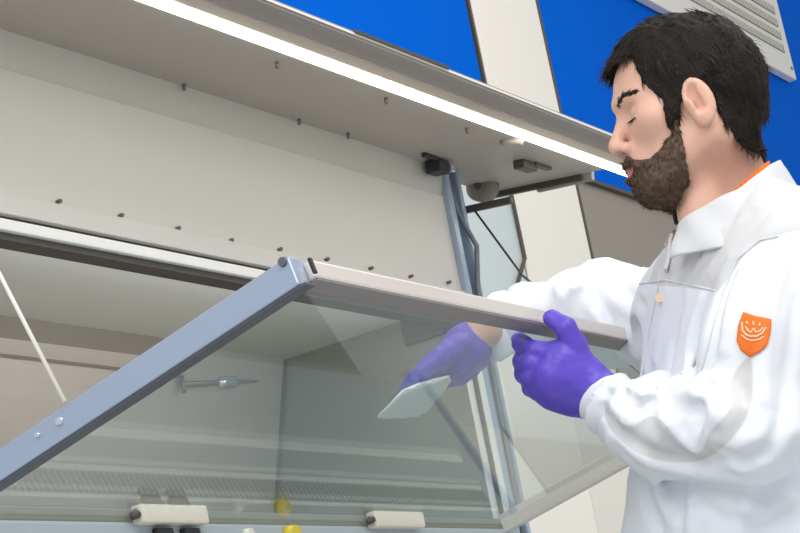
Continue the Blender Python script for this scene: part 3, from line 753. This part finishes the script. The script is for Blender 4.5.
# modelled fold ridges : (list of (px, py, t)), radius
FOLDS = []
def coat(p):
    t, an, fn, af = coat_parts(p)
    w1 = np.stack([vnoise(p * 7 + 3), vnoise(p * 7 + 13), vnoise(p * 7 + 23)], -1) - .5
    q = p + w1 * .06
    # diagonal drag lines on the torso, running down from the armhole
    u = q @ RW[0]; v = q @ RW[1]
    n_t = rid(vnoise(np.stack([(u * .92 + v * .4) * 17, (v * .92 - u * .4) * 4.0, q @ RW[2] * 6], -1)))
    t = t - .026 * (n_t ** 2 - .4)
    t = t - .004 * (rid(vnoise(np.stack([(u - v * .5) * 30, (v + u * .5) * 9, q[:, 2] * 3], -1))) - .5)
    dn = (ELN - SHN) / np.linalg.norm(ELN - SHN); s = q @ dn
    n_a = rid(vnoise(np.stack([s * 9, u * 20, (q @ RW[2]) * 20], -1) + 7)); an = an - .010 * (n_a ** 2 - .4)
    df = (WRN - ELN) / np.linalg.norm(WRN - ELN); s = q @ df; c_ = q - np.outer(s, df)
    near_el = np.exp(-np.linalg.norm(p - (ELN * .55 + FOREM * .45), axis=1) ** 2 / .008)
    n_f = rid(vnoise(np.stack([(s + .35 * q[:, 2]) * 26, c_[:, 2] * 12, c_[:, 1] * 12], -1))); fn = fn - (.012 + .014 * near_el) * (n_f ** 2 - .4)
    df2 = (WRF - ELF) / np.linalg.norm(WRF - ELF); s = q @ df2
    n_g = rid(vnoise(np.stack([(s + .5 * q[:, 2]) * 21, (q @ RW[2]) * 7, q[:, 2] * 8], -1) + 31)); af = af - .026 * (n_g ** 2 - .4)
    arms = su(an, fn, .025)
    d = su(t, af, .03)
    d = su(d, arms, .012)
    for pts, r_, sign, b0, b1 in FOLDS3:
        k_ = np.all((p > b0) & (p < b1), axis=1)
        if not k_.any(): continue
        pk = p[k_]; dk = d[k_]; c_ = None
        for a, b, ra, rb in pts:
            e = cap(pk, a, b, ra, rb); c_ = e if c_ is None else np.minimum(c_, e)
        d[k_] = su(dk, c_, .009) if sign > 0 else ss(dk, c_, .010)
    nk = cap(p, NB - Z * .06, NB + Z * .1, .066, .074)
    return ss(d, nk, .006)
FOLDS3 = []
V, Q = net(coat, (1.75, .4, .40), (2.95, 1.45, 1.72), .008)
cb = BVHTree.FromPolygons([tuple(v) for v in V], [tuple(q) for q in Q])
for pts, r_, sign in [
    ([(704, 222), (690, 245), (676, 268), (668, 280)], .0065, -1), ([(718, 219), (702, 244), (688, 268), (678, 284)], .0070, -1),
    ([(734, 217), (716, 244), (700, 268), (690, 286)], .0070, -1), ([(752, 212), (734, 236), (716, 262), (706, 288)], .0070, -1),
    ([(772, 205), (752, 226), (734, 246)], .0070, -1), ([(680, 232), (664, 258)], .0075, 1),
    ([(778, 240), (756, 248), (738, 264), (726, 296), (716, 340), (706, 372)], .0065, -1),
    ([(784, 262), (772, 300), (766, 350), (764, 400)], .008, 1), ([(796, 300), (790, 360), (782, 420), (768, 455)], .009, -1),
    ([(741, 270), (730, 310), (724, 350)], .008, 1), ([(748, 358), (738, 378), (744, 400)], .007, -1),
    ([(700, 300), (690, 340), (686, 376)], .008, 1), ([(672, 300), (660, 340), (652, 376)], .008, 1), ([(682, 300), (672, 345), (668, 380)], .007, -1),
    ([(660, 404), (676, 396), (694, 394), (710, 402), (716, 416), (708, 430), (700, 448)], .011, 1),
    ([(660, 404), (664, 420), (678, 436), (694, 450)], .009, 1), ([(672, 412), (688, 408), (700, 412)], .007, -1), ([(702, 404), (706, 416), (698, 426)], .006, -1),
    ([(602, 400), (612, 404), (618, 414), (634, 424), (650, 410)], .008, 1), ([(604, 408), (610, 420), (622, 436), (640, 452)], .007, -1),
    ([(612, 385), (634, 396), (656, 398)], .008, 1), ([(622, 390), (640, 408), (652, 400)], .006, -1), ([(610, 378), (650, 388), (690, 386), (716, 378)], .008, 1),
    ([(722, 392), (734, 410), (728, 432)], .009, 1), ([(714, 440), (736, 446), (752, 440)], .010, 1), ([(724, 452), (742, 462), (760, 452)], .008, -1),
    ([(618, 440), (650, 462), (700, 474), (742, 480)], .010, 1), ([(626, 436), (656, 454), (704, 463), (736, 458)], .007, -1),
    ([(652, 478), (660, 496), (676, 524)], .010, 1), ([(644, 474), (648, 500), (660, 530)], .009, -1), ([(690, 490), (694, 510), (690, 530)], .010, 1), ([(628, 470), (624, 500), (620, 530)], .008, 1),
    ([(740, 500), (760, 512), (790, 500)], .012, 1), ([(700, 500), (720, 520), (760, 530)], .010, -1),
    ([(571, 268), (576, 284), (588, 304), (604, 322)], .011, 1), ([(582, 274), (590, 290), (602, 308), (612, 322)], .010, -1),
    ([(596, 270), (604, 288), (618, 304), (630, 314)], .010, 1), ([(618, 284), (632, 296), (644, 306)], .007, -1),
    ([(560, 278), (560, 300), (566, 318)], .009, -1), ([(548, 286), (546, 296), (552, 312)], .008, 1), ([(524, 292), (526, 300), (532, 306)], .006, 1)]:
    W_ = []
    for i_ in range(len(pts) - 1):
        for u_ in ((0, .5) if i_ < len(pts) - 2 else (0, .5, 1)):
            px_ = pts[i_][0] + (pts[i_ + 1][0] - pts[i_][0]) * u_; py_ = pts[i_][1] + (pts[i_ + 1][1] - pts[i_][1]) * u_
            h_ = cb.ray_cast(Vector(CAM), Vector(ray(px_, py_)))
            if h_[0] is None: continue
            nn = np.array(h_[1]); nn = nn if nn @ ray(px_, py_) < 0 else -nn
            W_.append(np.array(h_[0]) - nn * (r_ * .25 if sign > 0 else -r_ * .25))
    n_ = len(W_); sg = []
    for k in range(n_ - 1):
        if np.linalg.norm(W_[k + 1] - W_[k]) > .07: continue
        t0 = math.sin(math.pi * (k + .35) / (n_ - .3)) ** .5; t1 = math.sin(math.pi * (k + 1.35) / (n_ + .7)) ** .5
        sg.append((W_[k], W_[k + 1], r_ * max(.35, t0), r_ * max(.35, t1)))
    if sg:
        al = np.array([x for a, b, _, _ in sg for x in (a, b)]); FOLDS3.append((sg, r_, sign, al.min(0) - .035, al.max(0) + .035))
V, Q = net(coat, (1.75, .4, .40), (2.95, 1.45, 1.72), .0042)
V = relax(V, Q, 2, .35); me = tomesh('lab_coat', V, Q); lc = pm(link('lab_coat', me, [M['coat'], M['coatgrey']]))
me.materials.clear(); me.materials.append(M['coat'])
t, an, fn, af = coat_parts(V)
NV = np.zeros_like(V); T_ = V[Q]; cn = np.cross(T_[:, 2] - T_[:, 0], T_[:, 3] - T_[:, 1])
for k in range(4): np.add.at(NV, Q[:, k], cn)
NV /= np.linalg.norm(NV, axis=1)[:, None] + 1e-12
for _ in range(14):
    E_ = np.concatenate([Q[:, [0, 1]], Q[:, [1, 2]], Q[:, [2, 3]], Q[:, [3, 0]]])
    NV = np.stack([NV[:, k] + np.bincount(E_[:, 0], NV[E_[:, 1], k], len(V)) for k in range(3)], -1); NV /= np.linalg.norm(NV, axis=1)[:, None] + 1e-12
cvt = (RW @ (V - CAM).T).T; pxv = cvt[:, 0] / cvt[:, 2] * FPX + CX; pyv = cvt[:, 1] / cvt[:, 2] * FPX + CY
vd = (V - CAM); vd /= np.linalg.norm(vd, axis=1)[:, None]; fac = -(NV * vd).sum(1)
if fac[np.argmin(cvt[:, 2])] < 0: fac = -fac
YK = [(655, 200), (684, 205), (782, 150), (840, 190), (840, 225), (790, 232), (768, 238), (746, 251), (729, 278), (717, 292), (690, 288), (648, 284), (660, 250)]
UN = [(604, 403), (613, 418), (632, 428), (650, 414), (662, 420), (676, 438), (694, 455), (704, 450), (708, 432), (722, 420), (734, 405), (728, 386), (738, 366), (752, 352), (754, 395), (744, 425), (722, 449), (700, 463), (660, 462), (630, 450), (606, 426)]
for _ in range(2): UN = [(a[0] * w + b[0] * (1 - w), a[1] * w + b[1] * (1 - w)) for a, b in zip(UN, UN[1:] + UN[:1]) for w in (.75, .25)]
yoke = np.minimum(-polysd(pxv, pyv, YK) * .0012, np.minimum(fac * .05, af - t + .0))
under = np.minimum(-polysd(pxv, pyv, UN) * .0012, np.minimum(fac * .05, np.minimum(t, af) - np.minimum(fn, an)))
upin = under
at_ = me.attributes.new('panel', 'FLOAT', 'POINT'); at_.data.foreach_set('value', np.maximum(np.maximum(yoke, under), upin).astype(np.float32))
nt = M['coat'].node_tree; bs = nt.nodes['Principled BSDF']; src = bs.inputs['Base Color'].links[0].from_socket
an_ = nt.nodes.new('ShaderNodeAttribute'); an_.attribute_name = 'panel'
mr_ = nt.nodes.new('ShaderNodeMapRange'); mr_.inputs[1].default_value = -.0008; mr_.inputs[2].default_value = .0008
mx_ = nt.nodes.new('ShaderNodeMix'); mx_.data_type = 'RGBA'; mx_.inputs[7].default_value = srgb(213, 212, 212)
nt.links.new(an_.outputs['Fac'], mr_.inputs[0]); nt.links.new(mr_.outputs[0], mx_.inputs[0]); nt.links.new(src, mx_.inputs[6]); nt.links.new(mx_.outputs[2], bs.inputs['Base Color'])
cb = BVHTree.FromPolygons([tuple(v) for v in V], [tuple(q) for q in Q])
def hitc(px, py, lift=.0015):
    d = ray(px, py); h = cb.ray_cast(Vector(CAM), Vector(d)); 
    if h[0] is None: return None
    return np.array(h[0]) + np.array(h[1]) * lift * (1 if np.dot(h[1], d) < 0 else -1)
def seam(pts, name='coat_seam', r_=.0011, m_=None):
    P = []
    for i in range(len(pts) - 1):
        for u in np.linspace(0, 1, 9)[(0 if i == 0 else 1):]:
            q = hitc(pts[i][0] + (pts[i + 1][0] - pts[i][0]) * u, pts[i][1] + (pts[i + 1][1] - pts[i][1]) * u, .0006)
            if q is not None and (not P or np.linalg.norm(q - P[-1]) < .05): P.append(q)
    if len(P) > 2:
        o_ = MB().tube(P, r_, 6).build(name, m_ or M['seam']); o_.parent = lc
seam([(778, 236), (760, 240), (738, 258), (724, 290), (712, 330), (702, 370)])
seam([(640, 284), (665, 280), (700, 287), (716, 291)])
seam([(664, 240), (660, 280), (650, 330), (643, 380)])
# button
q = hitc(661, 298, .0025)
if q is not None:
    n_ = (CAM - q); n_ /= np.linalg.norm(n_)
    o_ = MB().tube([q, q + n_ * .003], [.0062, .0055], 14).build('button', mat('peach_button', srgb(240, 214, 180), .5)); pm_child(o_, lc)

# shield patch on the sleeve : conforming grid
def patch(outline, name, m_, lift, parent, nx=26, ny=30):
    xs = [p[0] for p in outline]; ys = [p[1] for p in outline]
    bm = bmesh.new(); c = [sum(xs) / len(xs), sum(ys) / len(ys)]
    rings = []; K = 8; n = len(outline)
    for k in range(K + 1):
        f_ = k / K; rings.append([bm.verts.new(hitc(c[0] + (x - c[0]) * f_, c[1] + (y - c[1]) * f_, lift)) for x, y in outline] if k else [bm.verts.new(hitc(c[0], c[1], lift))])
    for i in range(n): bm.faces.new((rings[0][0], rings[1][i], rings[1][(i + 1) % n]))
    for k in range(1, K):
        for i in range(n): bm.faces.new((rings[k][i], rings[k + 1][i], rings[k + 1][(i + 1) % n], rings[k][(i + 1) % n]))
    bmesh.ops.recalc_face_normals(bm, faces=list(bm.faces))
    me_ = bpy.data.meshes.new(name); bm.to_mesh(me_); bm.free()
    o_ = link(name, me_, m_, smooth=True); s__ = o_.modifiers.new('s', 'SOLIDIFY'); s__.thickness = .0012; s__.offset = 0
    o_.parent = parent; return o_
def dens(pts, k=4):
    o_ = []
    for i in range(len(pts)):
        a, b = pts[i], pts[(i + 1) % len(pts)]
        for j in range(k): o_.append((a[0] + (b[0] - a[0]) * j / k, a[1] + (b[1] - a[1]) * j / k))
    return o_
SH = [(744.5, 312.5), (756, 316.5), (771, 319.5), (770, 333), (767, 345), (760, 352), (751, 357), (742, 351), (737.5, 341), (739, 326)]
pa = patch(dens(SH), 'sleeve_patch', M['orange'], .002, lc)
# the pale emblem : three upright strokes rising from a double bowl, a crown-like mark
def stroke(pts, r_):
    P = []
    for i in range(len(pts) - 1):
        for u in np.linspace(0, 1, 5)[(0 if i == 0 else 1):]:
            P.append(hitc(pts[i][0] + (pts[i + 1][0] - pts[i][0]) * u, pts[i][1] + (pts[i + 1][1] - pts[i][1]) * u, .0030))
    return P
em = MB()
for pts, r_ in (([(743.5, 323), (744, 331), (748, 335.5), (753, 337), (758, 336.5), (763, 333.5), (766, 328)], .0011),
                ([(747, 327), (750, 331.5), (753, 333), (754.5, 329)], .0009), ([(754.5, 329), (757, 333), (761, 331.5), (763, 328)], .0009),
                ([(748, 322), (749.5, 325)], .0010), ([(754.5, 322), (755, 326)], .0010), ([(760.5, 323.5), (760, 327)], .0010),
                ([(743, 335.5), (748, 339.5), (753, 341), (760, 340), (764, 337)], .0009)):
    em.tube(stroke(pts, r_), r_, 6)
e_ = em.build('emblem', M['patchline']); pm_child(e_, pa); e_.parent = pa

# collar : stand-up band around the neck, open at the front
def ring_band(name, m_, base_c, rb, rt, zb_, zt_, a0, a1, th, parent, tilt):
    n = 60; bm = bmesh.new(); rows = []
    for i in range(n + 1):
        a = math.radians(a0 + (a1 - a0) * i / n); c, s = math.cos(a), math.sin(a)
        row = []
        for k in range(6):
            u = k / 5; R_ = rb + (rt - rb) * u; front = (1 + c) / 2
            h_ = zb_(c) + (zt_(c) - zb_(c)) * u
            row.append(bm.verts.new(base_c + HF * c * (R_ + tilt * (front - .5)) + HL * s * R_ * .96 + Z * h_ + (HF * c + HL * s) * .002 * math.sin(i * .9 + k)))
        rows.append(row)
    for i in range(n):
        for k in range(5): bm.faces.new((rows[i][k], rows[i + 1][k], rows[i + 1][k + 1], rows[i][k + 1]))
    bmesh.ops.recalc_face_normals(bm, faces=list(bm.faces))
    me_ = bpy.data.meshes.new(name); bm.to_mesh(me_); bm.free(); o_ = link(name, me_, m_, smooth=True)
    s__ = o_.modifiers.new('s', 'SOLIDIFY'); s__.thickness = th; s__.offset = 0
    s2 = o_.modifiers.new('b', 'BEVEL'); s2.width = th * .3; s2.segments = 2; s2.limit_method = 'ANGLE'
    pm_child(o_, parent); return o_
col_c = h2w((-.022, 0, 0))
ring_band('collar', M['coatgrey'], col_c + HF * .003, .094, .0735, lambda c: -.205 + .045 * max(0, -c) ** 2 + .015 * max(0, c) ** 2, lambda c: -.131 - .018 * c + .024 * max(0, -c), 16, 344, .0045, lc, .0)
ring_band('shirt_collar', M['orange'], col_c + HF * .003, .068, .0655, lambda c: -.17 + .03 * max(0, -c), lambda c: -.131 - .042 * c + .004, 88, 140, .003, man, .0)
# dark snap strip at the collar opening
a = at(675, 203, 2.50); b = at(680, 224, 2.50)
o_ = MB().bar(a, b, .014, .006, HL, .002).build('collar_tab', M['black']); pm_child(o_, lc)
a = next((q for q in (hitc(x, 232, .002) for x in range(664, 690)) if q is not None)); b = next((q for q in (hitc(x, 246, .002) for x in range(660, 690)) if q is not None))
o_ = MB().bar(a, b, .006, .004, HL, .001).build('placket_edge', mat('pinkish_placket', srgb(214, 190, 184), .7)); pm_child(o_, lc)

# trousers and shoes, below the picture
def trou(p):
    d = None
    for s in (-1, 1):
        a, b, c_ = leg_pts(s); k = su(cap(p, a, b, .095, .072), cap(p, b, c_ + Z * .02, .070, .058), .03); d = k if d is None else su(d, k, .03)
    return np.maximum(d, .06 - p[:, 2])
V, Q = net(trou, (1.8, .5, 0), (2.8, 1.4, 1.1), .009); pm(link('trousers', tomesh('trousers', V, Q), M['trouser']))
for s in (-1, 1):
    a, b, c_ = leg_pts(s); c0_ = np.array([c_[0], c_[1], .045])
    V, Q = net(lambda p: np.maximum(su(cap(p, c0_ - TF * .05, c0_ + TF * .16 - Z * .008, .046, .040), cap(p, c0_, c0_ + Z * .05, .046, .046), .03), -p[:, 2]), c0_ - .25, c0_ + .25, .007)
    pm(link('shoe', tomesh('shoe', V, Q), M['shoe']))

# ------------------------------------------------------------------ the wipe
def wipe():
    top = [(378, 417), (392, 404), (404, 392), (418, 386), (434, 381), (449, 377)]
    bot = [(380, 419), (399, 419), (414, 418), (425, 414), (437, 401), (452, 382)]
    n = 40; mrow = 10; bm = bmesh.new(); g = []
    for i in range(n + 1):
        u = i / n * (len(top) - 1); k = min(int(u), len(top) - 2); f_ = u - k
        a = (top[k][0] + (top[k + 1][0] - top[k][0]) * f_, top[k][1] + (top[k + 1][1] - top[k][1]) * f_)
        b = (bot[k][0] + (bot[k + 1][0] - bot[k][0]) * f_, bot[k][1] + (bot[k + 1][1] - bot[k][1]) * f_)
        row = []
        for j in range(mrow + 1):
            v = j / mrow; px = a[0] + (b[0] - a[0]) * v; py = a[1] + (b[1] - a[1]) * v
            base = onpl(px, py, sash(2, 0, .004), SN)
            w_ = i / n; P = base + ray(px, py) * (.012 * w_)
            row.append(bm.verts.new(P + SN * (.0018 + .0010 * math.sin(i * .8 + j * .9))))
        g.append(row)
    for i in range(n):
        for j in range(mrow): bm.faces.new((g[i][j], g[i + 1][j], g[i + 1][j + 1], g[i][j + 1]))
    bmesh.ops.recalc_face_normals(bm, faces=list(bm.faces))
    me_ = bpy.data.meshes.new('cleaning_wipe'); bm.to_mesh(me_); bm.free(); o_ = link('cleaning_wipe', me_, M['cloth'], smooth=True)
    s__ = o_.modifiers.new('s', 'SOLIDIFY'); s__.thickness = .0012
    fold = MB().tube([onpl(x, y, sash(2, 0, .006), SN) + ray(x, y) * (.012 * k / 5) for k, (x, y) in enumerate(top)], [.0015, .003, .004, .004, .004, .0025], 8)
    fo = fold.build('folded_edge', M['cloth'], o_)
    tag(o_, 'white cleaning wipe held under the gloved hand behind the tilted glass', 'cloth')
wipe()
